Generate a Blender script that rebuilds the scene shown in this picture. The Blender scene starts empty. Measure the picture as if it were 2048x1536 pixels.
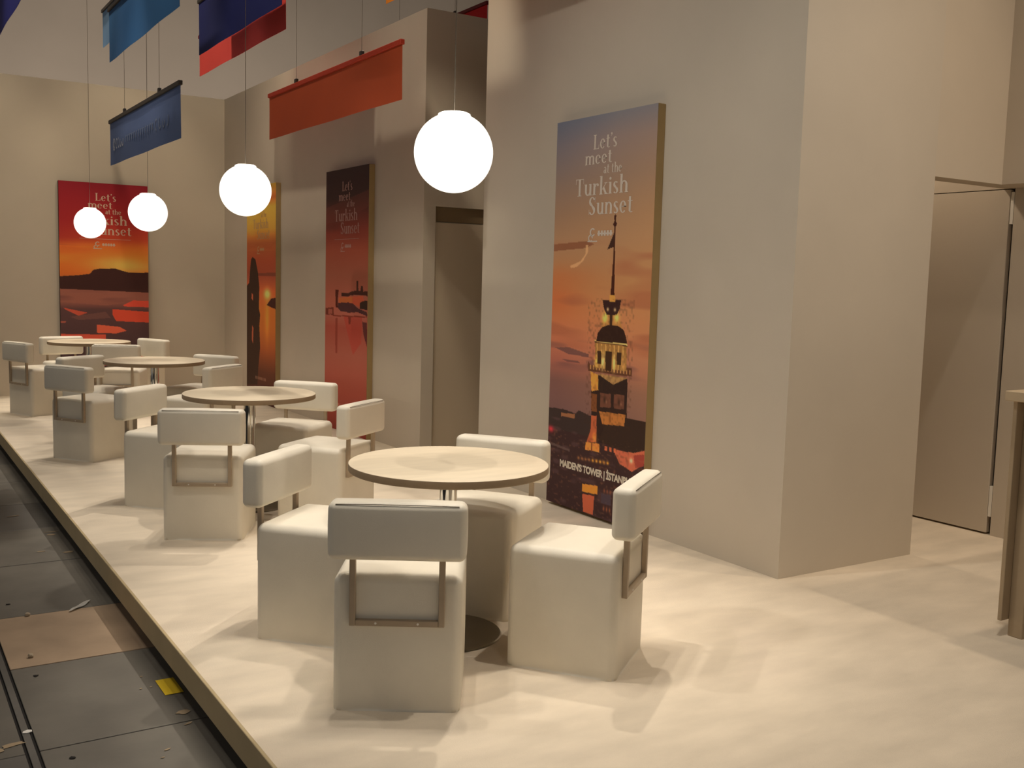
import bpy, bmesh, math, random
import numpy as np
from mathutils import Vector, Matrix

random.seed(7)
SC = bpy.context.scene
COL = SC.collection
PI = math.pi

# ------------------------------------------------------------------ camera
cam_d = bpy.data.cameras.new('camera')
cam = bpy.data.objects.new('camera', cam_d)
COL.objects.link(cam)
cam_d.sensor_width = 36.0
cam_d.lens = 2044.2 / 2048 * 36.0
cam_d.clip_end = 200
YAW, PITCH, ROLL = 0.566149, 0.100095, 0.026840
_f = Vector((math.sin(YAW) * math.cos(PITCH), math.cos(YAW) * math.cos(PITCH), -math.sin(PITCH)))
_r = Vector((math.cos(YAW), -math.sin(YAW), 0))
_u = _r.cross(_f)
_r2 = _r * math.cos(ROLL) + _u * math.sin(ROLL)
_u2 = -_r * math.sin(ROLL) + _u * math.cos(ROLL)
M = Matrix((_r2, _u2, -_f)).transposed().to_4x4()
M.translation = (0, 0, 1.55)
cam.matrix_world = M
SC.camera = cam

# ------------------------------------------------------------------ colour management
SC.view_settings.view_transform = 'Standard'
SC.view_settings.look = 'None'
SC.view_settings.gamma = 1.0
SC.view_settings.use_curve_mapping = False
SC.view_settings.exposure = 0.0

# ------------------------------------------------------------------ world: dim warm grey of the hall
W = bpy.data.worlds.new('world')
SC.world = W
W.use_nodes = True
W.node_tree.nodes['Background'].inputs[0].default_value = (0.95, 0.91, 0.87, 1)
W.node_tree.nodes['Background'].inputs[1].default_value = 0.20

# ------------------------------------------------------------------ lights on the rig above the stand
def spot(loc, target, power, size=75, blend=0.6, radius=0.05, col=(1.0, 0.90, 0.78)):
    d = bpy.data.lights.new('spot_light', 'SPOT')
    d.energy = power; d.spot_size = math.radians(size); d.spot_blend = blend
    d.shadow_soft_size = radius; d.color = col
    o = bpy.data.objects.new('spot_light', d); COL.objects.link(o)
    o.location = loc
    o.rotation_euler = (Vector(target) - Vector(loc)).to_track_quat('-Z', 'Y').to_euler()
    return o

def area(loc, target, power, sx, sy, col=(1.0, 0.88, 0.76)):
    d = bpy.data.lights.new('area_light', 'AREA'); d.shape = 'RECTANGLE'
    d.size = sx; d.size_y = sy; d.energy = power; d.color = col
    o = bpy.data.objects.new('area_light', d); COL.objects.link(o)
    o.location = loc
    o.rotation_euler = (Vector(target) - Vector(loc)).to_track_quat('-Z', 'Y').to_euler()
    return o

WARM = (1.0, 0.80, 0.60)
for ty in (3.83, 6.66, 9.42, 12.1):
    # three spots above each table, and one from either side
    for lx in (2.73, 2.11, 1.50):
        spot((lx, ty - 0.02, 6.0), (2.12, ty, 0), 185, 36, 0.8, 0.025)
    spot((-0.3, ty - 0.2, 6.0), (2.5, ty - 0.2, 0), 170, 46, 0.8, 0.05)
    spot((4.1, ty + 1.7, 6.2), (1.75, ty - 0.4, 0), 430, 46, 0.8, 0.05)
for (lx, ly, lz, tx, ty, tz, p, s, c) in (
        (3.3, 2.2, 6, 3.3, 2.2, 0, 300, 84, (1.0, 0.90, 0.78)), (1.7, 1.2, 6, 1.7, 1.0, 0, 50, 60, (1.0, 0.90, 0.78)),
        (5.3, 2.4, 6, 5.2, 2.6, 0, 190, 70, WARM), (4.9, -0.6, 5.2, 4.8, 3.7, 1.7, 260, 50, WARM), (5.26, 4.7, 3.3, 6.1, 4.25, 0.9, 46, 110, WARM)):
    spot((lx, ly, lz), (tx, ty, tz), p, s, 0.8, 0.08, c)
# wall washers: back wall, long wall, poster wall
for lx in (0.2, 1.9, 3.4):
    spot((lx, 10.6, 5.8), (lx + 0.1, 13.68, 1.6), 130, 62, 0.5, 0.04, (1.0, 0.84, 0.62))
for ly in (8.6, 11.0):
    spot((1.4, ly - 0.6, 5.6), (4.1, ly, 1.6), 120, 70, 0.8, 0.05, (1.0, 0.86, 0.68))
spot((0.4, 4.6, 5.0), (4.1, 4.9, 0.3), 240, 80, 1.0, 0.05, (1.0, 0.92, 0.82))
spot((3.0, 6.2, 5.0), (4.65, 7.95, 1.2), 135, 44, 0.9, 0.05, (1.0, 0.86, 0.66))  # extra spot added to brighten the wall face around the flush door
# unseen area lights added behind the walls to brighten the hall shell
area((1.0, 15.6, 3.0), (1.0, 22.0, 5.0), 360, 8, 1.0)
area((8.0, 15.6, 3.0), (8.0, 22.0, 5.5), 240, 6, 1.0)
area((10.5, 8.0, 3.2), (13.0, 9.0, 6.0), 180, 6, 1.0)

# =================================================================== helpers
def lin(c):
    c = np.asarray(c, float) / 255.0
    return np.where(c <= 0.04045, c / 12.92, ((c + 0.055) / 1.055) ** 2.4)

def mat(name, col, rough=0.6, metal=0.0, noise=0.0, nscale=8.0, bump=0.0, bscale=200.0, spec=0.4, stretch=None, emit=None):
    m = bpy.data.materials.new(name); m.use_nodes = True
    nt = m.node_tree; b = nt.nodes['Principled BSDF']
    c = tuple(lin(col)) + (1,)
    b.inputs['Base Color'].default_value = c
    b.inputs['Roughness'].default_value = rough
    b.inputs['Metallic'].default_value = metal
    b.inputs['Specular IOR Level'].default_value = spec
    tc = nt.nodes.new('ShaderNodeTexCoord')
    src = tc.outputs['Object']
    if noise > 0 or bump > 0:
        if stretch:
            mp = nt.nodes.new('ShaderNodeMapping'); mp.inputs['Scale'].default_value = stretch
            nt.links.new(src, mp.inputs[0]); src2 = mp.outputs[0]
        else:
            src2 = src
    if noise > 0:
        n = nt.nodes.new('ShaderNodeTexNoise'); n.inputs['Scale'].default_value = nscale
        n.inputs['Detail'].default_value = 5
        nt.links.new(src2, n.inputs['Vector'])
        r = nt.nodes.new('ShaderNodeValToRGB')
        r.color_ramp.elements[0].position = 0.3; r.color_ramp.elements[1].position = 0.72
        r.color_ramp.elements[0].color = tuple(x * (1 - noise) for x in c[:3]) + (1,)
        r.color_ramp.elements[1].color = tuple(min(1, x * (1 + noise * 0.6)) for x in c[:3]) + (1,)
        nt.links.new(n.outputs[0], r.inputs[0]); nt.links.new(r.outputs[0], b.inputs['Base Color'])
    if bump > 0:
        n2 = nt.nodes.new('ShaderNodeTexNoise'); n2.inputs['Scale'].default_value = bscale
        nt.links.new(src2, n2.inputs['Vector'])
        bp = nt.nodes.new('ShaderNodeBump'); bp.inputs['Strength'].default_value = bump
        bp.inputs['Distance'].default_value = 0.01
        nt.links.new(n2.outputs[0], bp.inputs['Height']); nt.links.new(bp.outputs[0], b.inputs['Normal'])
    if emit:
        b.inputs['Emission Color'].default_value = (1.0, 0.95, 0.86, 1)
        b.inputs['Emission Strength'].default_value = emit
    return m

def link(name, me, m=None, parent=None, loc=None):
    o = bpy.data.objects.new(name, me); COL.objects.link(o)
    if m is not None and me is not None:
        me.materials.clear(); me.materials.append(m)
    if parent is not None: o.parent = parent
    if loc is not None: o.location = loc
    return o

def tag(o, label=None, cat=None, group=None, kind=None):
    if label: o['label'] = label
    if cat: o['category'] = cat
    if group: o['group'] = group
    if kind: o['kind'] = kind
    return o

def empty(name, loc=(0, 0, 0), rz=0):
    o = bpy.data.objects.new(name, None); COL.objects.link(o)
    o.location = loc; o.rotation_euler = (0, 0, rz); o.empty_display_size = 0.1
    return o

def bm_box(bm, x0, x1, y0, y1, z0, z1):
    v = [bm.verts.new(p) for p in ((x0, y0, z0), (x1, y0, z0), (x1, y1, z0), (x0, y1, z0),
                                   (x0, y0, z1), (x1, y0, z1), (x1, y1, z1), (x0, y1, z1))]
    for f in ((0, 3, 2, 1), (4, 5, 6, 7), (0, 1, 5, 4), (1, 2, 6, 5), (2, 3, 7, 6), (3, 0, 4, 7)):
        bm.faces.new([v[i] for i in f])

def boxes(name, lst, bevel=0.0, seg=2):
    bm = bmesh.new()
    for b in lst: bm_box(bm, *b)
    if bevel: bmesh.ops.bevel(bm, geom=bm.edges[:], offset=bevel, segments=seg, affect='EDGES', profile=0.5)
    me = bpy.data.meshes.new(name); bm.to_mesh(me); bm.free()
    return me

def lathe(name, prof, n=48, smooth=True, cap=True):
    bm = bmesh.new(); rings = []
    for r, z in prof:
        if r < 1e-6: rings.append([bm.verts.new((0, 0, z))])
        else: rings.append([bm.verts.new((r * math.cos(2 * PI * i / n), r * math.sin(2 * PI * i / n), z)) for i in range(n)])
    for a, b in zip(rings, rings[1:]):
        for i in range(n):
            j = (i + 1) % n
            if len(a) == 1 and len(b) == 1: continue
            if len(a) == 1: bm.faces.new((a[0], b[j], b[i]))
            elif len(b) == 1: bm.faces.new((a[i], a[j], b[0]))
            else: bm.faces.new((a[i], a[j], b[j], b[i]))
    bmesh.ops.recalc_face_normals(bm, faces=bm.faces[:])
    me = bpy.data.meshes.new(name); bm.to_mesh(me); bm.free()
    if smooth:
        for p in me.polygons: p.use_smooth = True
        me.set_sharp_from_angle(angle=math.radians(35))
    return me

def rbox(name, w, d, h, r, rt=None, puff=(0, 0, 0), flat_bottom=True, n=7):
    """upholstered block centred in x,y, z from 0 to h; r edge radius; puff = crown of side x, side y, top"""
    hx, hy, hz = w / 2, d / 2, h / 2
    def axis(a):
        th = [math.tan(math.radians(t)) for t in (45, 32, 20, 9)]
        e = [a - r + r * t for t in th]
        inner = [(-1 + 2 * i / n) * (a - r) for i in range(n + 1)]
        return [-x for x in e] + inner + e[::-1]
    X, Y, Z = axis(hx), axis(hy), axis(hz)
    bm = bmesh.new(); cache = {}
    def V(p):
        k = tuple(round(q, 6) for q in p)
        if k in cache: return cache[k]
        x, y, z = p
        ix = max(-hx + r, min(hx - r, x)); iy = max(-hy + r, min(hy - r, y))
        iz = max(-hz + r, min(hz - r, z))
        if flat_bottom and z < -hz + r: iz = z
        dv = Vector((x - ix, y - iy, z - iz))
        q = Vector((ix, iy, iz))
        if dv.length > 1e-9: q += dv.normalized() * r
        fx = 1 - (x / hx) ** 2; fy = 1 - (y / hy) ** 2; fz = 1 - (z / hz) ** 2
        if abs(x) > hx - 1e-6: q.x += math.copysign(puff[0] * fy * fz, x)
        if abs(y) > hy - 1e-6: q.y += math.copysign(puff[1] * fx * fz, y)
        if z > hz - 1e-6: q.z += puff[2] * fx * fy
        q.z += hz
        cache[k] = bm.verts.new(q)
        return cache[k]
    def face(fn, A, B, flip):
        for a0, a1 in zip(A, A[1:]):
            for b0, b1 in zip(B, B[1:]):
                vs = [V(fn(a0, b0)), V(fn(a1, b0)), V(fn(a1, b1)), V(fn(a0, b1))]
                if flip: vs.reverse()
                if len(set(vs)) >= 3:
                    try: bm.faces.new(vs)
                    except ValueError: pass
    face(lambda a, b: (a, b, hz), X, Y, False); face(lambda a, b: (a, b, -hz), X, Y, True)
    face(lambda a, b: (a, -hy, b), X, Z, False); face(lambda a, b: (a, hy, b), X, Z, True)
    face(lambda a, b: (-hx, a, b), Y, Z, True); face(lambda a, b: (hx, a, b), Y, Z, False)
    me = bpy.data.meshes.new(name); bm.to_mesh(me); bm.free()
    for p in me.polygons: p.use_smooth = True
    return me

def tube(name, pts, rad, n=8):
    bm = bmesh.new(); rings = []
    for i, p in enumerate(pts):
        p = Vector(p)
        t = (Vector(pts[min(i + 1, len(pts) - 1)]) - Vector(pts[max(i - 1, 0)])).normalized()
        a = t.orthogonal().normalized() if i == 0 else (a - t * a.dot(t)).normalized()
        b = t.cross(a)
        rings.append([bm.verts.new(p + (a * math.cos(2 * PI * k / n) + b * math.sin(2 * PI * k / n)) * rad) for k in range(n)])
    for r0, r1 in zip(rings, rings[1:]):
        for k in range(n):
            bm.faces.new((r0[k], r0[(k + 1) % n], r1[(k + 1) % n], r1[k]))
    bm.faces.new(rings[0][::-1]); bm.faces.new(rings[-1])
    me = bpy.data.meshes.new(name); bm.to_mesh(me); bm.free()
    for p in me.polygons: p.use_smooth = True
    return me

def copy_tree(o, parent=None):
    c = o.copy(); COL.objects.link(c); c.parent = parent
    for ch in list(o.children): copy_tree(ch, c)
    return c

# =================================================================== materials
WALLC = (206, 196, 180)
M_wall = mat('painted_wall', WALLC, 0.75, noise=0.05, nscale=1.4, bump=0.02, bscale=60, spec=0.25)
M_wall2 = mat('painted_wall_warm', (206, 194, 176), 0.75, noise=0.05, nscale=1.2, bump=0.02, bscale=60, spec=0.25)
M_hall = mat('hall_cladding', (150, 140, 128), 0.9, noise=0.12, nscale=0.35)
M_ceil = mat('hall_roof', (60, 56, 52), 0.9)
M_carpet = mat('beige_carpet', (226, 212, 190), 0.95, noise=0.11, nscale=4.2, bump=0.35, bscale=260, spec=0.1, stretch=(0.6, 1.5, 1))
M_riser = mat('riser_beige', (186, 166, 128), 0.7, noise=0.08, nscale=6)
M_plinth = mat('plinth_dark', (46, 38, 32), 0.9)
M_tile = mat('hall_board_grey', (112, 107, 98), 0.55, noise=0.22, nscale=3.2, bump=0.05, bscale=40)
M_tile2 = mat('hall_board_grey_dark', (98, 95, 90), 0.5, noise=0.2, nscale=2.6, bump=0.05, bscale=40)
M_tileb = mat('hall_board_brown', (170, 146, 120), 0.7, noise=0.2, nscale=3.5, bump=0.04, bscale=50)
M_sub = mat('joint_dark', (30, 27, 25), 0.9)
M_leather = mat('cream_leatherette', (232, 224, 206), 0.48, noise=0.05, nscale=5, bump=0.12, bscale=420, spec=0.4)
M_seam = mat('seam_dark', (120, 108, 92), 0.7)
M_frame = mat('bronze_metal', (178, 160, 136), 0.42, metal=0.15, noise=0.05, nscale=20)
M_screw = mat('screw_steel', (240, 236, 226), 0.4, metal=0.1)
M_top = mat('beige_laminate', (222, 207, 180), 0.5, noise=0.06, nscale=4, spec=0.4, stretch=(1, 6, 1))
M_rim = mat('laminate_edge', (150, 128, 100), 0.6, noise=0.06, nscale=30)
M_chrome = mat('chrome', (225, 222, 215), 0.08, metal=1.0)
M_chrome2 = mat('brushed_chrome', (150, 142, 130), 0.22, metal=1.0)
M_globe = mat('lit_opal_glass', (250, 248, 240), 0.4, emit=1.2)
M_header = mat('header_brown', (128, 108, 80), 0.7)
M_door2 = mat('flush_door_paint', (204, 188, 164), 0.7, noise=0.04, nscale=1.5)
M_wire = mat('cable_grey', (120, 110, 98), 0.6)
M_rail = mat('banner_rail_dark', (62, 56, 50), 0.6)
M_gold = mat('gold_edge', (172, 146, 100), 0.55, noise=0.05, nscale=10)
M_white = mat('white_print', (225, 214, 196), 0.7)
M_white2 = mat('pale_print', (190, 178, 160), 0.7)
M_counter = mat('counter_laminate', (168, 148, 120), 0.6, noise=0.06, nscale=5)
M_countt = mat('counter_top_laminate', (190, 170, 140), 0.55, noise=0.05, nscale=5)

# =================================================================== setting
def struct(name, me, m, parent=None):
    o = link(name, me, m, parent)
    if parent is None: o['kind'] = 'structure'
    return o

XW = 4.094          # plane of the poster walls
HW = 3.826          # height of the stand walls
XE = 1.056          # edge of the raised floor
YB = 13.68
struct('floor', boxes('floor', [(XE + 0.004, 12.9, -4, YB + 0.3, -0.10, 0.0)]), M_carpet)
struct('trim_1', boxes('floor_riser', [(XE - 0.010, XE + 0.004, -4, YB + 0.3, -0.108, 0.003)], 0.002, 1), M_riser)
struct('trim_2', boxes('floor_plinth', [(XE + 0.05, XE + 0.09, -4, YB + 0.3, -0.185, -0.10)]), M_plinth)

o = struct('wall_front', boxes('wall_front', [(XW, 5.204, 3.735, 6.92, 0, HW)]), M_wall)
o = struct('wall_middle', boxes('wall_middle', [
    (XW, 4.211, 7.93, YB, 0, HW), (4.211, 5.10, 7.93, 7.99, 2.18, HW),
    (4.211, 9.0, 7.99, YB, 0, HW), (5.10, 9.0, 7.93, 7.99, 0, HW)]), M_wall2)
d2 = struct('door_2', boxes('door_leaf_flush', [(4.216, 5.095, 7.968, 7.99, 0.008, 2.045)], 0.002, 1), M_door2)
h2 = struct('header_panel', boxes('header_panel', [(4.216, 5.095, 7.975, 7.99, 2.052, 2.178)], 0.001, 1), M_header, d2)
h2['label'] = 'dark brown header strip'
o = struct('wall_back', boxes('wall_back', [(-6.0, 9.0, YB, YB + 0.12, -0.185, HW)]), M_wall2)
# passage beside the pillar: bulkhead over it, side wall with the flush door
struct('wall_lintel', boxes('wall_lintel', [(5.204, 6.40, 3.735, 3.875, 2.212, HW), (6.10, 6.4, 3.875, 6.4, 2.212, HW), (5.85, 6.4, -2, 3.735, 2.212, HW)]), M_wall2)
struct('wall_right', boxes('wall_right', [(6.10, 6.22, -2.0, 3.800, 0, 2.212), (6.10, 6.22, 4.83, 6.4, 0, 2.212),
                                          (6.4, 6.5, -2.0, 6.4, 0, HW), (5.2, 6.4, 6.4, 6.5, 0, 2.212)]), M_wall2)
d = struct('door_1', boxes('door_leaf', [(6.10, 6.14, 3.830, 4.815, 0.012, 2.206)], 0.002, 1), M_wall2)
for z in (0.12, 1.99):  # pale strips imitate light leaking through the gap beside the door
    h = struct('light_leak', boxes('light_leak', [(6.101, 6.125, 3.804, 3.826, z, z + 0.2)], 0.001, 1), M_screw, d)
    h['label'] = 'pale strip standing in for light through the door gap'

# hall shell around the stand
struct('wall_hall_back', boxes('wall_hall_back', [(-9, 13.2, 22.0, 22.2, -0.185, 9.0)]), M_hall)
struct('wall_hall_right', boxes('wall_hall_right', [(13.0, 13.2, -4, 22.0, -0.185, 9.0)]), M_hall)
struct('ceiling', boxes('ceiling', [(-6, 13.2, -6, 22.2, 9.0, 9.1)]), M_ceil)

# hall floor: base and its boards
hf = struct('floor', boxes('hall_floor_base', [(-6, XE + 0.2, -4, 22, -0.24, -0.193)]), M_sub)
hf.name = 'floor.001'
rows = [8.90, 8.03, 7.225, 6.355, 5.390, 4.668, 3.808, 2.95, 2.10, 1.2, 0.3, -0.6]
y = 9.75
while y < 13.4:
    rows.insert(0, y); y += 0.86
KH = 1.0206
rows = [KH * r for r in rows]
cols = [(0.485, XE + 0.045), (-0.56, 0.444), (-1.6, -0.57)]
g = 0.004
def board(x0, x1, y0, y1, m, dz=0.0, name='floor_board'):
    return link(name, boxes(name, [(x0 + g, x1 - g, y0 + g, y1 - g, -0.193, -0.185 + dz)], 0.0015, 1), m, hf)
for ci, (cx0, cx1) in enumerate(cols):
    for i in range(len(rows) - 1):
        off = 0.0 if ci == 0 else 0.006
        m = M_tileb if (ci == 0 and abs(rows[i] - KH * 5.390) < 1e-3) else (M_tile if (i + ci) % 3 else M_tile2)
        board(cx0, cx1, rows[i + 1] - off, rows[i] - off, m, random.uniform(-0.0012, 0.0012))
link('channel_cover', boxes('channel_cover', [(0.452, 0.477, -0.6, rows[0], -0.193, -0.1865)], 0.001, 1), M_tile2, hf)

def blob(name, cx, cy, rx, ry, rot, m, z=-0.1833, n=11, seed=1, th=0.0006):
    cx, cy = cx * KH, cy * KH
    rr = random.Random(seed); bm = bmesh.new(); lo = []; hi = []
    for i in range(n):
        a = 2 * PI * i / n; k = rr.uniform(0.6, 1.15)
        x, y = rx * k * math.cos(a), ry * k * math.sin(a)
        px, py = cx + x * math.cos(rot) - y * math.sin(rot), cy + x * math.sin(rot) + y * math.cos(rot)
        lo.append(bm.verts.new((px, py, z))); hi.append(bm.verts.new((px, py, z + th)))
    bm.faces.new(hi); bm.faces.new(lo[::-1])
    for i in range(n):
        j = (i + 1) % n; bm.faces.new((lo[i], lo[j], hi[j], hi[i]))
    me = bpy.data.meshes.new(name); bm.to_mesh(me); bm.free()
    return me
M_stain = mat('glue_residue', (160, 140, 112), 0.8)
M_hole = mat('screw_hole', (20, 18, 16), 0.9)
for k, (cx, cy, rx, ry, ro) in enumerate(((0.40, 3.90, 0.05, 0.018, 0.2), (0.345, 3.875, 0.035, 0.03, 0), (1.0, 3.89, 0.028, 0.02, 0.3),
                                          (0.99, 3.78, 0.02, 0.008, 0.4), (0.87, 3.60, 0.018, 0.007, 0.4), (0.84, 3.545, 0.008, 0.005, 0),
                                          (0.99, 7.08, 0.05, 0.012, 0.1), (0.975, 7.0, 0.03, 0.02, 0), (1.0, 6.52, 0.04, 0.02, 0.2), (0.82, 7.65, 0.05, 0.01, 0.1),
                                          (0.94, 4.33, 0.008, 0.006, 0), (0.91, 4.2, 0.006, 0.006, 0), (0.95, 4.2, 0.006, 0.006, 0), (0.86, 6.6, 0.03, 0.01, 0))):
    link('glue_stain', blob('glue_stain', cx, cy, rx, ry, ro, M_stain, seed=k + 3), M_stain, hf)
for k, (cx, cy) in enumerate(((0.563, 4.545), (0.569, 3.695), (0.574, 5.611))):
    link('screw_hole', blob('screw_hole', cx, cy, 0.012, 0.011, 0, M_hole, seed=k + 40), M_hole, hf)

# =================================================================== stool (upholstered cube with floating backrest)
SH = 0.500
def make_stool():
    root = empty('cube_stool')
    link('seat', rbox('stool_seat', 0.458, 0.458, SH, 0.034, puff=(0.004, 0.004, 0.010)), M_leather, root)
    bk = link('backrest', rbox('stool_backrest', 0.484, 0.094, 0.207, 0.026, puff=(0.003, 0.006, 0.003), flat_bottom=False), M_leather, root, (0, -0.242, 0.566))
    link('seam', tube('stool_seam', [(-0.215, -0.0415, 0.2000), (-0.1, -0.0425, 0.2015), (0.1, -0.0425, 0.2015), (0.215, -0.0415, 0.2000)], 0.0016, 6), M_seam, bk)
    t = 0.022; bx = 0.158; yb = -0.231
    fr = link('back_frame', boxes('stool_back_frame', [
        (-bx - t / 2, -bx + t / 2, yb - t, yb, 0.322, 0.60), (bx - t / 2, bx + t / 2, yb - t, yb, 0.322, 0.60),
        (-bx + t / 2, bx - t / 2, yb - t + 0.001, yb, 0.322, 0.344)], 0.002, 1), M_frame, root)
    sm = lathe('stool_screw', [(0, 0.0), (0.0042, 0.0), (0.0042, 0.0015), (0, 0.0025)], 10)
    for x in (-0.075, 0.075):
        s = link('screw', sm, M_screw, fr, (x, yb - t + 0.0012, 0.333)); s.rotation_euler = (PI / 2, 0, 0)
    return root

proto = make_stool()
STOOLS = [
 (1.692, 3.387, -0.554, 'cream cube stool nearest the camera, back turned, in front of the nearest table'),
 (1.695, 4.140, -2.410, 'cream cube stool left of the nearest table, seen from its side'),
 (2.478, 3.346, 0.644, 'cream cube stool right of the nearest table, turned away, near the tower poster'),
 (2.485, 4.140, 2.210, 'cream cube stool behind the nearest table, its backrest just left of the tower poster'),
 (1.737, 6.081, -0.488, 'cream cube stool with its back to us, in front of the second nearest table'),
 (1.734, 6.975, -2.405, 'cream cube stool left of the second nearest table, backrest turned to the right'),
 (2.467, 6.055, 0.650, 'cream cube stool right of the second nearest table, backrest end above the nearest tabletop'),
 (2.563, 6.973, 2.337, 'cream cube stool behind the second nearest table, before the red castle poster'),
 (1.591, 9.000, -1.006, 'cream cube stool in front of the third table, beside the platform edge, dark shaded back'),
 (1.769, 9.665, -2.594, 'cream cube stool left of the third table, backrest facing us behind the shaded one'),
 (2.404, 8.786, 0.686, 'cream cube stool right of the third table, back to us, left of golden poster'),
 (2.630, 9.585, 2.195, 'cream cube stool behind the third table, backrest rising over the tabletop at right'),
 (1.585, 11.971, -1.171, 'farthest left cream cube stool, beside the far table and the platform edge'),
 (1.979, 12.584, -2.928, 'cream cube stool behind the far table at its left, below the red sunset poster'),
 (2.335, 11.555, -0.404, 'cream cube stool before the far table, back to us, just behind the third tabletop'),
 (2.610, 12.110, 2.031, 'cream cube stool right of the far table, backrest against the back wall corner'),
]
for i, (x, y, a, lab) in enumerate(STOOLS):
    o = proto if i == 0 else copy_tree(proto)
    o.location = (x, y, 0); o.rotation_euler = (0, 0, a)
    tag(o, lab, 'stool', 'cream cube stools around the round tables')

# =================================================================== round tables
def make_table():
    root = empty('round_table')
    link('tabletop', lathe('tabletop', [(0, 0.7635), (0.428, 0.7635), (0.431, 0.7615)], 96), M_top, root)
    link('edge_band', lathe('edge_band', [(0.431, 0.7615), (0.432, 0.759), (0.432, 0.734), (0.429, 0.7305), (0, 0.7305)], 96), M_rim, root)
    link('column', lathe('table_column', [(0.0, 0.02), (0.038, 0.02), (0.038, 0.722), (0.11, 0.722), (0.11, 0.7305), (0, 0.7305)], 40), M_chrome, root)
    link('base_plate', lathe('base_plate', [(0, 0), (0.243, 0), (0.246, 0.004), (0.241, 0.010), (0.16, 0.016), (0.06, 0.024), (0.048, 0.05), (0.038, 0.055), (0, 0.055)], 72), M_chrome2, root)
    return root
TB = [(2.122, 3.830, 'nearest round beige table on a chrome column, largest in view'),
      (2.159, 6.655, 'second nearest round beige table on a chrome column, under the second largest globe lamp'),
      (2.186, 9.410, 'third round beige table from the front, below the blue banner'),
      (2.110, 12.10, 'farthest round beige table, in front of the red sunset poster')]
pt = make_table()
for i, (x, y, lab) in enumerate(TB):
    o = pt if i == 0 else copy_tree(pt)
    o.location = (x, y, 0)
    tag(o, lab, 'table', 'round beige tables in a row')

# =================================================================== globe pendant lamps
def make_lamp():
    root = empty('globe_pendant')
    R = 0.166
    prof = [(R * math.cos(a), R * math.sin(a)) for a in [math.radians(-90 + 180 * k / 40) for k in range(38)]]
    prof = [(max(0, r), z) for r, z in prof]; prof[0] = (0, -R)
    zt = prof[-1][1]
    link('globe', lathe('lamp_globe', prof + [(0.0, zt)], 56), M_globe, root)
    link('cap', lathe('lamp_cap', [(0, R * 0.86), (0.066, R * 0.86), (0.070, R * 0.90), (0.067, R * 0.965), (0.055, R * 1.0), (0, R * 1.005)], 40), M_globe, root)
    link('cable', tube('lamp_cable', [(0, 0, R), (0, 0, 6.9)], 0.0020, 6), M_wire, root)
    return root
LP = [(2.115, 3.834, 2.080, 'largest globe pendant lamp, hanging over the nearest table'),
      (2.134, 6.670, 2.094, 'second largest globe pendant lamp, beside the yellow sunset poster top'),
      (2.144, 9.431, 2.068, 'globe pendant lamp at the right top corner of the red sunset poster'),
      (2.136, 12.113, 2.065, 'smallest globe pendant lamp, in the middle of the red sunset poster')]
pl = make_lamp()
for i, (x, y, z, lab) in enumerate(LP):
    o = pl if i == 0 else copy_tree(pl)
    o.location = (x, y, z)
    tag(o, lab, 'lamp', 'lit globe pendant lamps over the tables')

# =================================================================== hanging banners (run along y)
def banner(name, x, y0, y1, z0, z1, colr, label, rail=None, wires=(0.25, 0.75), marks=False, rough=0.75, sag=0.004):
    root = empty(name, (x, (y0 + y1) / 2, z1))
    L, Hh = y1 - y0, z1 - z0
    bm = bmesh.new(); nx, nz = 26, 4
    fr, bk = [], []
    for j in range(nz + 1):
        for i in range(nx + 1):
            y = -L / 2 + L * i / nx; z = -Hh * j / nz
            dx = sag * math.sin(i * 0.55 + j * 0.3) * j / nz
            fr.append(bm.verts.new((dx - 0.0012, y, z))); bk.append(bm.verts.new((dx + 0.0012, y, z)))
    W1 = nx + 1
    for j in range(nz):
        for i in range(nx):
            a = j * W1 + i
            bm.faces.new((fr[a], fr[a + 1], fr[a + W1 + 1], fr[a + W1])); bm.faces.new((bk[a], bk[a + W1], bk[a + W1 + 1], bk[a + 1]))
    for i in range(nx):
        bm.faces.new((fr[i], bk[i], bk[i + 1], fr[i + 1])); a = nz * W1 + i
        bm.faces.new((fr[a], fr[a + 1], bk[a + 1], bk[a]))
    for j in range(nz):
        a = j * W1; bm.faces.new((fr[a], fr[a + W1], bk[a + W1], bk[a])); a += nx
        bm.faces.new((fr[a], bk[a], bk[a + W1], fr[a + W1]))
    me = bpy.data.meshes.new('banner_cloth'); bm.to_mesh(me); bm.free()
    for p in me.polygons: p.use_smooth = True
    me.set_sharp_from_angle(angle=math.radians(40))
    mc = mat('cloth_' + name, colr, rough, noise=0.06, nscale=1.5)
    link('cloth', me, mc, root)
    mr = M_rail if rail is None else mat('rail_' + name, rail, 0.6)
    link('rail', boxes('banner_rail', [(-0.016, 0.016, -L / 2 - 0.004, L / 2 + 0.004, -0.022, 0.012)], 0.003, 1), mr, root)
    for w in wires:
        y = -L / 2 + L * w
        link('wire', tube('banner_wire', [(0, y, 0.012), (0, y, 9.0 - z1)], 0.0016, 5), M_wire, root)
        link('clip', boxes('banner_clip', [(-0.012, 0.012, y - 0.02, y + 0.02, 0.012, 0.045)], 0.003, 1), M_rail, root)
    tag(root, label, 'banner', 'hanging coloured banners')
    return root
b_or = banner('hanging_banner', 3.03, 6.215, 8.81, 2.72, 3.095, (188, 76, 34), 'orange hanging banner in front of the long wall, nearest to the big globe lamp', rail=(190, 58, 30))
b_bl = banner('hanging_banner', 2.07, 8.03, 10.63, 2.563, 2.98, (96, 116, 160), 'slate blue hanging banner with faint white lettering, left of the second globe lamp')
b_lb = banner('hanging_banner', 2.00, 7.78, 10.26, 3.47, 3.945, (52, 112, 168), 'bright blue hanging banner cut by the top of the picture, highest of the blue ones')
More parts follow.
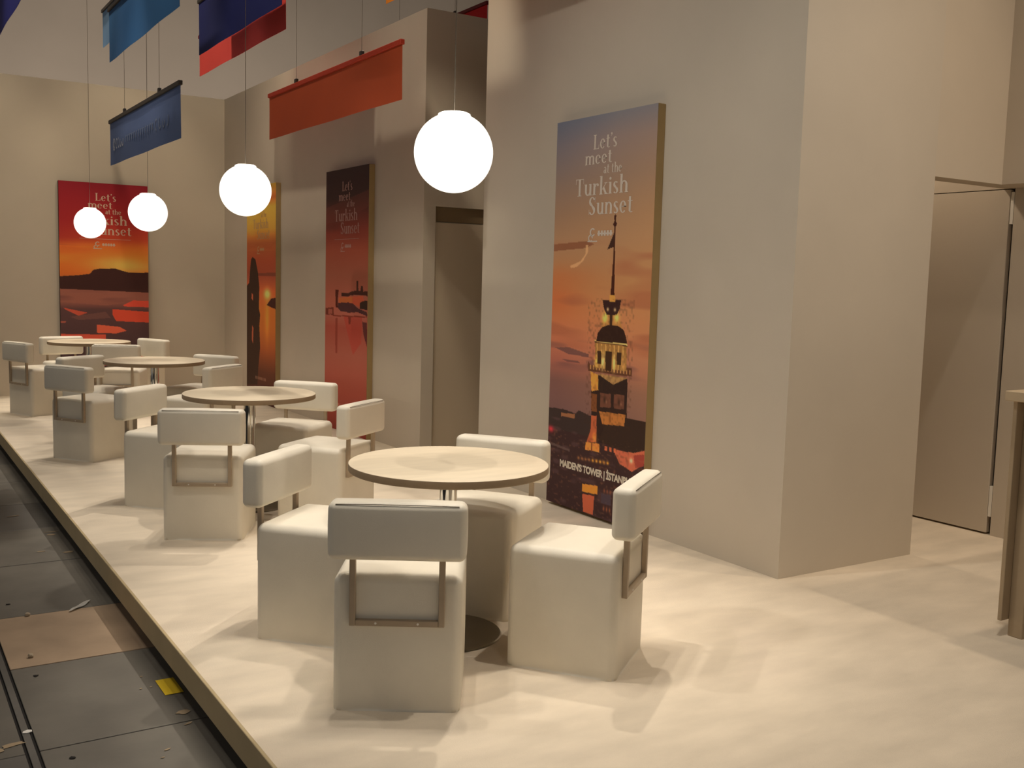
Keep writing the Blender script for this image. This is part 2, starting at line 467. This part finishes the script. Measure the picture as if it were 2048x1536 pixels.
banner('hanging_banner', 2.30, 9.7, 12.14, 3.97, 4.36, (120, 158, 196), 'pale blue hanging banner edge peeping out behind the bright blue one')
banner('hanging_banner', 2.80, 7.87, 10.17, 3.63, 4.13, (22, 30, 96), 'dark navy hanging banner in front of the red one')
banner('hanging_banner', 3.10, 8.61, 11.24, 3.63, 4.04, (250, 84, 74), 'red hanging banner behind the dark navy one', rail=(130, 40, 36))
banner('hanging_banner', 1.10, 7.9, 10.8, 3.615, 4.05, (30, 34, 120), 'navy hanging banner in the top left corner of the view')
banner('hanging_banner', 3.50, 4.9, 7.478, 3.666, 4.07, (240, 140, 30), 'yellow orange hanging banner, only its lower tip in view at the top')
banner('hanging_banner', 5.20, 8.81, 11.4, 3.80, 4.235, (226, 40, 44), 'red hanging banner seen over the top of the recess wall', rail=(120, 30, 30))

# =================================================================== flat print helpers
def flat_mesh(name, polys, th=0.0008):
    """polys: list of lists of (a, b); a along the width, b up; returned in the local x=a, z=b plane, facing -y"""
    verts, faces = [], []
    for P in polys:
        k = len(verts); verts += [(a, -(len(faces) % 9) * 0.00006, b) for a, b in P]; faces.append(list(range(k, k + len(P))))
    me = bpy.data.meshes.new(name); me.from_pydata(verts, [], faces); me.update()
    return me

def rect(x0, y0, x1, y1): return [(x0, y0), (x1, y0), (x1, y1), (x0, y1)]
def ring(cx, cy, rx, ry, tx, ty, a0, a1, n=18):
    out = []; 
    A = [math.radians(a0 + (a1 - a0) * i / n) for i in range(n + 1)]
    quads = []
    for p, q in zip(A, A[1:]):
        quads.append([(cx + rx * math.cos(p), cy + ry * math.sin(p)), (cx + rx * math.cos(q), cy + ry * math.sin(q)),
                      (cx + (rx - tx) * math.cos(q), cy + (ry - ty) * math.sin(q)), (cx + (rx - tx) * math.cos(p), cy + (ry - ty) * math.sin(p))])
    return quads
def disc(cx, cy, r, ry=None, n=14):
    ry = ry or r
    return [(cx + r * math.cos(2 * PI * i / n), cy + ry * math.sin(2 * PI * i / n)) for i in range(n)]
XH = 0.66; ST = 0.165; TH = 0.055
def serif(x, y, w=0.27): return rect(x - w / 2, y, x + w / 2, y + TH * 0.8)
def stem(x, y0, y1): return rect(x - ST / 2, y0, x + ST / 2, y1)
def arch(x0, x1, h=XH):
    c = (x0 + x1) / 2; r = (x1 - x0) / 2 + ST / 2
    return ring(c, h - 0.24, r, 0.25, ST, 0.07, 0, 165)
def gl(ch):
    if ch == 'L': return [stem(.16, 0, 1), serif(.16, .96, .34), rect(.0, 0, .62, TH), [(.56, TH), (.62, TH), (.62, .30), (.59, .30)]], .68
    if ch == 'e': return ring(.29, XH / 2, .28, XH / 2 + .01, ST, .05, 0, 318) + [rect(.1, .33, .55, .375)], .63
    if ch == 't': return [stem(.19, .08, .88), rect(.02, .61, .40, .66)] + ring(.30, .14, .18, .15, ST * .8, .05, 180, 320), .46
    if ch == "'": return [disc(.09, .93, .07), [(.15, .93), (.16, .88), (.05, .74), (.03, .76), (.09, .86)]], .2
    if ch == 's': return ring(.23, .49, .20, .18, ST * .9, .05, 35, 262) + ring(.23, .17, .21, .18, ST * .9, .05, -148, 85) + [[(.04, .52), (.16, .52), (.44, .16), (.30, .14)]], .49
    if ch == 'S': return ring(.31, .75, .28, .265, ST, .05, 25, 258) + ring(.31, .25, .29, .265, ST, .05, -155, 80) + [[(.04, .80), (.18, .76), (.60, .26), (.44, .20)], rect(.545, .70, .575, 1.0), rect(.03, 0.0, .06, .3)], .68
    if ch == 'm': return [stem(.14, 0, XH), stem(.52, 0, .45), stem(.90, 0, .45), serif(.14, 0), serif(.52, 0), serif(.90, 0), rect(.0, XH - .04, .15, XH)] + arch(.16, .52) + arch(.54, .90), 1.06
    if ch == 'n': return [stem(.14, 0, XH), stem(.54, 0, .45), serif(.14, 0), serif(.54, 0), rect(.0, XH - .04, .15, XH)] + arch(.16, .54), .70
    if ch == 'h': return [stem(.14, 0, 1.04), stem(.54, 0, .45), serif(.14, 0), serif(.54, 0), rect(.0, 1.0, .15, 1.04)] + arch(.16, .54), .70
    if ch == 'u': return [stem(.14, .2, XH), stem(.52, 0, XH), rect(.0, XH - .04, .15, XH), rect(.40, XH - .04, .52, XH), rect(.52, 0, .66, .04)] + ring(.32, .22, .25, .23, ST, .07, 180, 345), .68
    if ch == 'r': return [stem(.14, 0, XH), serif(.14, 0, .3), rect(.0, XH - .04, .15, XH), disc(.42, .56, .075)] + ring(.36, .42, .20, .24, ST * .6, .06, 50, 165), .52
    if ch == 'k': return [stem(.14, 0, 1.04), serif(.14, 0), rect(.0, 1.0, .15, 1.04), [(.2, .27), (.24, .25), (.56, .63), (.50, .63)], [(.26, .36), (.38, .44), (.64, 0), (.48, 0)], rect(.40, .62, .64, .66), serif(.56, 0, .28)], .70
    if ch == 'i': return [stem(.14, 0, XH), serif(.14, 0), rect(.0, XH - .04, .15, XH), disc(.135, .86, .085)], .31
    if ch == 'T': return [stem(.36, 0, 1), serif(.36, 0, .34), rect(.02, .955, .70, 1.0), [(.02, .97), (.06, .97), (.045, .70), (.02, .70)], [(.66, .97), (.70, .97), (.70, .70), (.675, .70)]], .72
    if ch == 'a': return ring(.22, .19, .20, .19, ST * .9, .05, 0, 360) + [stem(.42, .0, .48), rect(.42, 0, .56, .04)] + ring(.27, .48, .21, .18, ST * .9, .05, 0, 150), .58
    return [], .30
def word(s, x0, x1, base, cap):
    """polygons of a word squeezed between x0 and x1, cap height cap"""
    polys = []; x = 0
    for ch in s:
        P, a = gl(ch)
        for q in P: polys.append([(x + u, v) for u, v in q])
        x += a + 0.035
    k = (x1 - x0) / (x - 0.07)
    return [[(x0 + u * k, base + v * cap) for u, v in q] for q in polys]

# =================================================================== posters
PW, PH, PD = 1.05, 2.61, 0.06
class Paint:
    def __init__(s, nu, nv, stops):
        s.nu, s.nv = nu, nv
        s.U, s.V = np.meshgrid(np.linspace(0, 1, nu), np.linspace(0, 1, nv))
        vs = [a for a, _ in stops]; cs = np.array([c for _, c in stops], float)
        s.C = np.stack([np.interp(s.V, vs, cs[:, k]) for k in range(3)], -1)
    def mix(s, m, c, k=1.0):
        m = (np.clip(m, 0, 1) * k)[..., None]; s.C = s.C * (1 - m) + np.array(c, float) * m
    def poly(s, pts, c, k=1.0):
        ins = np.zeros_like(s.U, bool); n = len(pts)
        for i in range(n):
            (x0, y0), (x1, y1) = pts[i], pts[(i + 1) % n]
            if y0 == y1: continue
            cond = ((y0 > s.V) != (y1 > s.V)) & (s.U < (x1 - x0) * (s.V - y0) / (y1 - y0) + x0)
            ins ^= cond
        s.mix(ins.astype(float), c, k); return ins
    def glow(s, u, v, ru, rv, c, k=1.0, p=1.0):
        d = ((s.U - u) / ru) ** 2 + ((s.V - v) / rv) ** 2
        s.mix(np.exp(-d * p), c, k)
    def noise(s, seed, fu, fv):
        r = np.random.RandomState(seed); g = r.rand(fv + 2, fu + 2)
        x = s.U * fu; y = s.V * fv; i = x.astype(int); j = y.astype(int); a = x - i; b = y - j
        a = a * a * (3 - 2 * a); b = b * b * (3 - 2 * b)
        return (g[j, i] * (1 - a) + g[j, i + 1] * a) * (1 - b) + (g[j + 1, i] * (1 - a) + g[j + 1, i + 1] * a) * b
    def clouds(s, seed, v0, v1, c, k, fu=3, fv=30, th=0.55):
        n = s.noise(seed, fu, fv) * .6 + s.noise(seed + 1, fu * 2, fv * 2) * .4
        w = np.clip((s.V - v0) / .04, 0, 1) * np.clip((v1 - s.V) / .04, 0, 1)
        s.mix(np.clip((n - th) * 4, 0, 1) * w, c, k)
    def mesh(s, name, gain):
        nu, nv = s.nu, s.nv
        co = np.stack([s.U * PW, np.zeros_like(s.U), -s.V * PH], -1).reshape(-1, 3)
        idx = np.arange(nu * nv).reshape(nv, nu)
        q = np.stack([idx[:-1, :-1], idx[1:, :-1], idx[1:, 1:], idx[:-1, 1:]], -1).reshape(-1)
        me = bpy.data.meshes.new(name)
        me.vertices.add(nu * nv); me.vertices.foreach_set('co', co.ravel())
        nf = (nu - 1) * (nv - 1)
        me.loops.add(nf * 4); me.loops.foreach_set('vertex_index', q)
        me.polygons.add(nf); me.polygons.foreach_set('loop_start', np.arange(nf) * 4)
        me.update(calc_edges=True)
        at = me.color_attributes.new('print', 'FLOAT_COLOR', 'POINT')
        L = np.clip(lin(s.C) * gain, 0, 0.95)
        at.data.foreach_set('color', np.concatenate([L, np.ones(L.shape[:2] + (1,))], -1).ravel())
        return me

M_print = bpy.data.materials.new('printed_fabric'); M_print.use_nodes = True
_n = M_print.node_tree; _a = _n.nodes.new('ShaderNodeAttribute'); _a.attribute_name = 'print'
_n.links.new(_a.outputs['Color'], _n.nodes['Principled BSDF'].inputs['Base Color'])
_n.nodes['Principled BSDF'].inputs['Roughness'].default_value = 0.7
_n.nodes['Principled BSDF'].inputs['Specular IOR Level'].default_value = 0.2

SLOGAN = [("Let's", .40, .635, .083, .092), ('meet', .318, .59, .119, .086), ('at the', .51, .69, .1445, .062), ('Turkish', .225, .755, .195, .112), ('Sunset', .37, .805, .243, .112)]
def poster(loc, rz, paint, gain, label, caption=None, side=M_gold, txt=M_white, line=True, small=M_white2):
    """local frame: x to the right over the face, z up, origin top left of the front; face looks to -y"""
    root = empty('sunset_poster', loc, rz)
    link('frame_edge', boxes('poster_frame', [(0, PW, 0.0015, PD, -PH, 0)], 0.002, 1), side, root)
    link('printed_face', paint.mesh('poster_print', gain), M_print, root, (0, 0.0, 0))
    polys = []
    for s, a, b, v, cap in SLOGAN: polys += word(s, a * PW, b * PW, -v * PH, cap)
    link('slogan_lettering', flat_mesh('slogan', polys), txt, root, (0, -0.0015, 0))
    if line: link('divider_line', flat_mesh('divider', [rect(.22 * PW, -.264 * PH, .80 * PW, -.2625 * PH)]), small, root, (0, -0.0015, 0))
    e = []
    zb = -.300 * PH
    e += ring(.42 * PW, zb + .035, .030, .028, .014, .010, 40, 330) + ring(.40 * PW, zb - .004, .026, .024, .012, .009, 0, 320)
    e += [rect(.37 * PW, zb - .028, .47 * PW, zb - .02)]
    for i in range(5): e += [rect((.475 + i * .03) * PW, zb + .01, (.494 + i * .03) * PW, zb + .044)]
    e += [rect(.47 * PW, zb + .02, .62 * PW, zb + .030)]
    link('emblem', flat_mesh('emblem', e), small, root, (0, -0.0015, 0))
    if caption:
        cu = bpy.data.curves.new('caption', 'FONT'); cu.body = caption; cu.size = 0.062; cu.space_character = 0.93; cu.offset = 0.0028
        tmp = bpy.data.objects.new('caption_tmp', cu); COL.objects.link(tmp)
        bpy.context.view_layer.update()
        me = bpy.data.meshes.new_from_object(tmp.evaluated_get(bpy.context.evaluated_depsgraph_get()))
        bpy.data.objects.remove(tmp)
        c = link('caption_lettering', me, M_white, root, (0.153, -0.0015, -0.896 * PH)); c.rotation_euler = (PI / 2, 0, 0)
        xs = [v.co.x for v in me.vertices]; c.scale = (0.80 / (max(xs) - min(xs)), 1.05, 1)
    tag(root, label, 'poster', 'sunset posters on the walls')
    return root

# --- poster 1: lit tower at dusk
p = Paint(230, 560, [(0, (104, 106, 116)), (.06, (122, 110, 110)), (.15, (126, 108, 98)), (.24, (140, 112, 90)), (.30, (152, 118, 90)), (.42, (166, 116, 76)),
                     (.50, (178, 112, 74)), (.57, (172, 104, 78)), (.62, (150, 90, 76)), (.67, (112, 78, 72)), (.75, (104, 76, 74)), (.80, (64, 46, 44)), (1, (58, 36, 36))])
p.mix(np.clip(p.U * 1.1 - .1, 0, 1) * np.clip((.5 - abs(p.V - .42)) * 3, 0, 1), (176, 134, 92), .45)
p.mix(np.clip(1 - p.U * 1.6, 0, 1) * np.clip(.16 - p.V, 0, .16) * 6, (84, 90, 108), .6)
p.glow(0.0, .46, .30, .05, (176, 96, 56), .8); p.glow(.05, .40, .4, .03, (172, 100, 60), .5)
p.poly([(-.01, .314), (.36, .308), (.44, .316), (.36, .325), (-.01, .332)], (118, 72, 50), .75)
p.clouds(5, .30, .60, (146, 84, 60), .55, 2, 26, .55); p.clouds(9, .55, .66, (96, 66, 66), .8, 3, 40, .56)
p.poly([(.05, .585), (.2, .58), (.42, .592), (.42, .60), (.2, .598)], (96, 66, 64), .8)
p.poly([(.12, .612), (.3, .612), (.34, .617), (.2, .619)], (92, 62, 62), .7)
for (a, b) in (((.348, .318), (.372, .318)), ):
    p.poly([(.352, .318), (.350, .341), (.302, .358), (.19, .370), (.198, .376), (.262, .373), (.328, .358), (.378, .335), (.376, .318)], (196, 156, 112), .75)
DK = (44, 30, 26)
p.poly([(-.01, .747), (.162, .744), (.302, .749), (.335, .739), (.453, .747), (1, .735), (1.0, .84), (-.01, .85)], (52, 40, 38))
p.poly([(-.01, .80), (1.01, .80), (1.01, 1.01), (-.01, 1.01)], (54, 36, 36))
n = p.noise(21, 10, 70); p.mix(np.clip((n - .62) * 4, 0, 1) * (p.V > .77), (84, 60, 62), .5)
p.poly([(.141, .755), (.294, .751), (.296, .762), (.142, .764)], (132, 88, 60))
p.glow(.03, .804, .03, .008, (190, 50, 60), 1)
p.poly([(0, .838), (.25, .846), (.25, .852), (0, .845)], (92, 74, 70), .7)
p.poly([(.458, .666), (.527, .641), (.816, .639), (.823, .757), (.76, .81), (.478, .81)], DK)
p.poly([(.82, .735), (.994, .735), (1.01, .735), (1.01, .801), (.898, .815), (.687, .813), (.559, .803), (.616, .761)], (48, 34, 28))
p.poly([(.703, .818), (.898, .815), (1.0, .803), (1.01, .833), (.89, .861), (.769, .849)], (176, 92, 68))
p.poly([(.90, .820), (1.0, .812), (1.0, .84), (.92, .85)], (140, 60, 50)); p.glow(.88, .835, .015, .006, (240, 190, 150), 1)
for i in range(9):
    p.glow(.35 + i * .038, .862 - i * .0008, .012, .004, (226, 160, 60) if i > 3 else (150, 100, 60), .9)
for i in range(3): p.poly([(.62 + i * .045, .815), (.642 + i * .045, .815), (.642 + i * .045, .826), (.62 + i * .045, .826)], (190, 100, 66))
p.poly([(.445, .634), (.527, .641), (.533, .678), (.464, .685)], (206, 138, 62))
p.poly([(.462, .69), (.52, .69), (.525, .735), (.468, .735)], (110, 66, 38))
p.poly([(.554, .685), (.661, .683), (.665, .717), (.559, .72)], (98, 62, 48)); p.poly([(.69, .682), (.792, .68), (.794, .715), (.695, .717)], (98, 62, 48))
for u, v in ((.60, .70), (.742, .70)): p.glow(u, v, .012, .008, (52, 34, 28), .9); p.glow(u + .02, v + .004, .008, .004, (140, 100, 76), .7)
p.poly([(.548, .731), (.811, .727), (.80, .755), (.585, .762)], (164, 104, 52)); p.glow(.66, .744, .01, .012, (110, 64, 34), .8)
p.poly([(.469, .745), (.526, .744), (.532, .811), (.43, .815), (.467, .785)], (164, 84, 54)); p.glow(.51, .80, .02, .012, (236, 150, 66), .8)
p.poly([(.421, .816), (.563, .813), (.566, .834), (.416, .836)], (206, 126, 58))
p.poly([(.48, .813), (.49, .813), (.49, .836), (.48, .836)], (120, 66, 40))
p.poly([(.398, .926), (.559, .92), (.563, .942), (.402, .946)], (206, 124, 48)); p.poly([(.402, .952), (.53, .948), (.522, .998), (.419, .998)], (170, 84, 58))
p.poly([(.60, .935), (.70, .933), (.70, .96), (.60, .96)], (66, 54, 62))
for i in range(3): p.glow(.63 + i * .03, .972, .008, .006, (170, 96, 60), .7); p.glow(.63 + i * .03, .927, .008, .005, (150, 86, 56), .7)
p.poly([(.417, .608), (.443, .619), (.853, .612), (.856, .632), (.782, .634), (.421, .635)], (88, 54, 38))
for i in range(14): p.poly([(.44 + i * .03, .618), (.452 + i * .03, .618), (.452 + i * .03, .628), (.44 + i * .03, .628)], (188, 140, 84), .8)
p.poly([(.519, .638), (.815, .638), (.679, .659)], (158, 122, 76))
p.poly([(.483, .56), (.798, .562), (.802, .622), (.492, .623)], (150, 108, 58))
for i in range(7): p.poly([(.50 + i * .043, .563), (.512 + i * .043, .563), (.516 + i * .043, .622), (.504 + i * .043, .622)], (206, 164, 92), .7)
p.glow(.57, .605, .016, .02, (250, 224, 140), .85); p.glow(.682, .605, .016, .02, (246, 210, 120), .85); p.glow(.50, .61, .02, .012, (240, 190, 90), .8); p.glow(.77, .605, .02, .015, (214, 160, 90), .8)
for q in ([(.51, .58), (.55, .58), (.552, .613), (.515, .612)], [(.59, .579), (.655, .579), (.659, .628), (.597, .627)], [(.704, .579), (.747, .579), (.748, .61), (.709, .61)]): p.poly(q, (58, 38, 24))
p.poly([(.478, .553), (.803, .555), (.804, .562), (.479, .56)], (220, 170, 104)); p.poly([(.478, .558), (.803, .560), (.804, .562), (.479, .56)], (70, 44, 30))
p.poly([(.568, .487), (.699, .484), (.75, .519), (.534, .522)], (170, 118, 66)); p.glow(.575, .497, .025, .012, (255, 226, 110), .95); p.glow(.69, .495, .025, .012, (250, 214, 110), .9)
p.poly([(.625, .485), (.65, .485), (.648, .525), (.62, .525)], (60, 40, 26))
p.poly([(.494, .558), (.507, .536), (.55, .521), (.611, .514), (.704, .514), (.762, .523), (.786, .539), (.80, .555)], (46, 28, 22))
p.poly([(.545, .454), (.728, .452), (.716, .473), (.692, .488), (.592, .49), (.562, .475)], (50, 30, 28))
p.glow(.60, .476, .010, .004, (250, 220, 160), .9); p.glow(.67, .476, .010, .004, (250, 220, 160), .9)
p.poly([(.613, .441), (.667, .441), (.672, .457), (.612, .457)], (204, 138, 66))
p.poly([(.638, .245), (.646, .245), (.652, .36), (.660, .441), (.622, .441), (.634, .36)], (62, 30, 20))
p.poly([(.619, .269), (.64, .26), (.661, .269), (.643, .278)], (58, 30, 24)); p.poly([(.629, .247), (.651, .247), (.650, .259), (.631, .259)], (58, 30, 24))
p.poly([(.639, .287), (.574, .33), (.637, .324)], (56, 34, 28))
M_w1 = mat('pale_print_dim', (222, 210, 196), 0.7)
n = p.noise(91, 60, 160); m = (p.U > .40) * (p.U < .86) * (p.V > .45) * (p.V < .86)
p.mix(np.clip((n - .5) * 2, 0, 1) * m, (58, 38, 28), .35)
n = p.noise(93, 40, 200); p.mix(np.clip((n - .72) * 4, 0, 1) * (p.V > .80), (150, 96, 66), .35)
poster((XW - PD, 5.856, 2.63), -PI / 2, p, 1.9, 'sunset poster of a lit tower with a flag, on the wall behind the nearest table', "MAIDEN'S TOWER | \u0130STANBUL", txt=M_w1, line=False, small=M_w1)

# --- poster 2: red dusk over a castle island
p = Paint(150, 380, [(0, (48, 34, 34)), (.11, (54, 36, 34)), (.17, (92, 46, 40)), (.23, (122, 54, 44)), (.30, (132, 64, 48)), (.40, (134, 76, 60)), (.50, (152, 84, 68)),
                     (.555, (150, 84, 70)), (.60, (140, 66, 54)), (.70, (142, 78, 64)), (.85, (140, 66, 54)), (1, (116, 48, 40))])
p.poly([(-.01, .14), (1.01, .09), (1.01, .15), (.4, .20), (-.01, .2)], (100, 54, 46), .5)
p.clouds(31, .1, .3, (70, 40, 36), .5, 2, 14, .5)
p.poly([(.454, .557), (.886, .55), (.867, .647), (.684, .696)], (150, 52, 42), .6)
p.poly([(.257, .565), (.312, .564), (.311, .70), (.263, .70)], (112, 44, 34), .7); p.poly([(.565, .553), (.633, .552), (.621, .581), (.58, .584)], (92, 34, 26), .8)
p.poly([(.887, .567), (.991, .569), (1.0, .66), (.917, .613)], (74, 34, 34), .9)
p.poly([(.336, .485), (.696, .477), (.9, .472), (.95, .52), (.67, .505), (.337, .507)], (170, 78, 54))
p.poly([(.34, .486), (.66, .479), (.66, .50), (.34, .503)], (164, 88, 48))
p.poly([(.323, .505), (.561, .501), (.67, .503), (.779, .519), (.988, .531), (1.0, .546), (.78, .534), (.591, .539), (.382, .536), (.309, .524)], (66, 38, 40))
p.poly([(.399, .467), (.559, .466), (.613, .460), (.747, .454), (.745, .418), (.785, .417), (.794, .454), (.84, .454), (.852, .436), (.891, .438), (.905, .457), (1.0, .454), (1.0, .473), (.893, .470), (.614, .473), (.573, .478), (.399, .48)], (58, 30, 24))
p.poly([(.25, .455), (.334, .455), (.314, .487), (.309, .524), (.263, .524)], (70, 26, 18))
p.poly([(.007, .53), (.208, .523), (.217, .552), (.008, .556)], (96, 42, 32)); p.poly([(.08, .533), (.18, .531), (.18, .55), (.08, .552)], (168, 96, 80), .6)
p.poly([(.83, .499), (.908, .491), (1.0, .49), (1.0, .524), (.831, .52)], (48, 32, 26))
p.poly([(.008, .5555), (.989, .546), (.99, .551), (.311, .5575)], (110, 44, 34))
for i in range(14): p.poly([(.2 + i * .045, .893), (.228 + i * .045, .893), (.228 + i * .045, .903), (.2 + i * .045, .903)], (170, 120, 104), .55)
M_p2 = mat('rose_print', (196, 150, 138), 0.7)
poster((XW - PD, 9.985, 2.607), -PI / 2, p, 2.1, 'narrow looking red sunset poster of an island castle, left of the wall recess', txt=M_p2, small=M_p2)

# --- poster 3: golden sunset with standing rock
p = Paint(150, 380, [(0, (206, 148, 60)), (.06, (170, 92, 44)), (.10, (204, 148, 60)), (.20, (196, 138, 58)), (.26, (154, 84, 48)), (.34, (150, 70, 46)), (.395, (140, 66, 46)), (.42, (148, 72, 50)),
                     (.48, (180, 90, 50)), (.56, (176, 100, 44)), (.66, (166, 92, 42)), (.75, (138, 72, 40)), (.85, (84, 48, 34)), (1, (58, 34, 28))])
p.clouds(51, 0, .3, (214, 160, 70), .6, 2, 16, .5)
p.poly([(.3, .398), (1.01, .394), (1.01, .409), (.3, .412)], (104, 56, 44), .8)
p.glow(.723, .492, .10, .022, (244, 214, 120), 1); p.glow(.72, .60, .07, .09, (204, 140, 56), .7)
p.poly([(.707, .541), (.854, .510), (1.015, .504), (1.032, .556), (.888, .551)], (58, 32, 28))
p.poly([(.153, .335), (.206, .322), (.312, .335), (.40, .394), (.453, .461), (.437, .56), (.482, .587), (.455, .641), (.484, .74), (.423, .833), (.39, .917), (.03, .931), (-.01, .931), (-.01, .46), (.082, .445), (.118, .381)], (52, 36, 28))
p.poly([(.179, .491), (.226, .499), (.226, .527), (.173, .518)], (170, 88, 60)); p.poly([(.192, .642), (.245, .655), (.228, .729), (.182, .712)], (150, 80, 56))
for i in range(9): p.poly([(.32 + i * .042, .876), (.345 + i * .042, .876), (.345 + i * .042, .890), (.32 + i * .042, .890)], (140, 104, 84), .7)
M_p3 = mat('gold_print', (214, 170, 120), 0.7)
poster((XW - PD, 12.55, 2.605), -PI / 2, p, 2.1, 'golden sunset poster with a tall dark rock, near the back corner', txt=M_p3, line=False, small=M_p3)

# --- poster 4: red sky, mountain and terraces, on the back wall
p = Paint(190, 470, [(0, (118, 26, 36)), (.08, (136, 32, 38)), (.18, (152, 40, 38)), (.26, (172, 62, 40)), (.30, (190, 92, 42)), (.36, (196, 104, 42)), (.43, (190, 96, 40)), (.52, (130, 84, 72)),
                     (.56, (140, 84, 72)), (.60, (84, 58, 58)), (1, (52, 40, 44))])
p.mix(np.clip(.5 - p.U, 0, .5) * 2 * (p.V < .3), (130, 28, 38), .4)
p.glow(.72, .385, .38, .045, (226, 170, 84), .9); p.glow(.9, .33, .3, .04, (196, 120, 44), .5)
p.clouds(71, .26, .40, (214, 124, 50), .5, 2, 22, .5)
p.poly([(-.01, .445), (.2, .438), (.33, .43), (.37, .41), (.43, .405), (.62, .402), (.70, .412), (.76, .418), (.9, .420), (1.01, .416), (1.01, .515), (.5, .51), (-.01, .503)], (58, 34, 32))
p.poly([(-.01, .503), (1.01, .515), (1.01, .55), (.5, .58), (-.01, .565)], (136, 84, 72), .9); p.clouds(77, .5, .58, (96, 60, 58), .7, 3, 40, .5)
p.poly([(.03, .592), (.30, .615), (.20, .63), (.05, .60)], (176, 76, 58)); p.poly([(.58, .597), (1.01, .610), (1.01, .662), (.62, .655), (.58, .625)], (190, 70, 50))
p.poly([(.70, .578), (.82, .554), (1.01, .556), (1.01, .587), (.72, .584)], (196, 72, 56)); p.poly([(.0, .655), (.06, .655), (.05, .665), (.0, .665)], (150, 80, 66))
p.poly([(.40, .672), (.66, .683), (.74, .702), (.62, .715), (.40, .712)], (196, 88, 64)); p.poly([(.0, .716), (.5, .72), (.5, .75), (.0, .76)], (190, 78, 60))
p.poly([(.1, .635), (.5, .61), (.56, .64), (.2, .65)], (108, 72, 66), .7)
p.poly([(.5, .80), (1, .78), (1, .83), (.6, .84)], (170, 68, 52)); p.poly([(0, .85), (.4, .84), (.5, .87), (0, .9)], (150, 60, 50))
M_p4 = mat('cream_print', (226, 190, 164), 0.7)
poster((2.045, YB - PD, 2.625), 0, p, 1.75, 'red sunset poster with a mountain and terraces, on the back wall', side=mat('dark_edge', (70, 48, 38), 0.7), txt=M_p4, small=M_p4)

# faint markings on the blue banner (a ring emblem and blurred strokes, unreadable in the picture)
e = ring(0.20, -0.235, .052, .060, .016, .016, 0, 330) + ring(0.20, -0.235, .026, .030, .010, .010, 60, 360)
for i in range(4): e += ring(.32 + i * .085, -.235, .036, .050, .014, .014, 40 + 50 * i, 300 + 30 * i)
M_faint = mat('faded_print', (196, 200, 212), 0.7)
mk = link('emblem', flat_mesh('banner_marks', e), M_faint, b_bl, (-0.0055, 1.30, 0)); mk.rotation_euler = (0, 0, -PI / 2)
e = []
for i in range(13): e += [rect(.70 + i * .085, -.262, .718 + i * .085, -.205), rect(.70 + i * .085, -.212, .745 + i * .085, -.205)]
for i in range(4): e += ring(1.86 + i * .12, -.235, .040, .050, .014, .014, 30 + 70 * i, 290 + 40 * i)
mk = link('lettering', flat_mesh('banner_marks', e), mat('faded_print_dim', (134, 146, 172), 0.7), b_bl, (-0.0055, 1.30, 0)); mk.rotation_euler = (0, 0, -PI / 2); mk['kind'] = 'stuff'

# =================================================================== counter at the right edge
c = empty('bar_counter', (4.275, 2.00, 0))
link('worktop', boxes('counter_worktop', [(0, 1.4, 0, 0.64, 1.082, 1.126)], 0.003, 1), M_countt, c)
link('back_panel', boxes('counter_back_panel', [(0.045, 1.30, 0.605, 0.625, 0.075, 1.082)], 0.002, 1), M_counter, c)
for x in (0.10, 1.2):
    for y in (0.04, 0.535):
        link('leg', boxes('counter_leg', [(x, x + 0.07, y, y + 0.07, 0, 1.082)], 0.003, 1), M_counter, c)
tag(c, 'beige laminate counter on square legs, cut off by the right edge of the picture', 'counter')

# =================================================================== litter and tape on the hall floor
M_paper = mat('white_paper', (226, 222, 214), 0.8)
M_yel = mat('yellow_tape', (232, 196, 48), 0.5)
M_peb = mat('plaster_crumb', (176, 160, 136), 0.9)
z0 = -0.1834
def strip_mesh():
    bm = bmesh.new(); L = []; n = 12
    for i in range(n + 1):
        t = i / n; x = 0.840 + 0.117 * t; y = 5.455 + 0.138 * t; w = 0.011 * (0.5 + math.sin(PI * t)) ; z = z0 + 0.004 + 0.003 * math.sin(t * 9)
        L.append((bm.verts.new((x - w, y + w * .6, z)), bm.verts.new((x + w, y - w * .6, z + .003))))
    for a, b in zip(L, L[1:]): bm.faces.new((a[0], a[1], b[1], b[0]))
    bmesh.ops.solidify(bm, geom=bm.faces[:], thickness=0.004)
    me = bpy.data.meshes.new('paper_strip'); bm.to_mesh(me); bm.free(); return me
tag(link('paper_strip', strip_mesh(), M_paper), 'torn white paper strip lying on the grey boards by the brown board', 'litter')
tag(link('paper_scrap', blob('paper_scrap', 0.462, 3.993, 0.018, 0.014, 0.4, M_paper, z=-0.1850, n=6, seed=5, th=0.002), M_paper), 'small white scrap on the joint of the grey floor boards', 'litter')
def crumb(x, y, r, seed):
    bm = bmesh.new(); bmesh.ops.create_icosphere(bm, subdivisions=2, radius=r)
    rr = random.Random(seed)
    for v in bm.verts: v.co *= rr.uniform(.8, 1.12); v.co.z = max(v.co.z * .8, -r * .6)
    bmesh.ops.translate(bm, verts=bm.verts[:], vec=(x * KH, y * KH, z0 - 0.001 + r * .6))
    me = bpy.data.meshes.new('plaster_crumb'); bm.to_mesh(me); bm.free(); return me
tag(link('plaster_crumb', crumb(0.633, 5.378, 0.013, 1), M_peb), 'small pale crumb beside the far edge of the brown board', 'litter', 'pale crumbs on the hall floor')
tag(link('plaster_crumb', crumb(0.572, 4.781, 0.013, 2), M_peb), 'small pale crumb lying on the brown board, near its close edge', 'litter', 'pale crumbs on the hall floor')
tag(link('floor_tape', boxes('floor_tape', [(1.000, 1.075, 4.170, 4.345, z0 - 0.0002, z0 + 0.0008)]), M_yel), 'short piece of yellow tape on the hall floor beside the platform edge', 'tape')
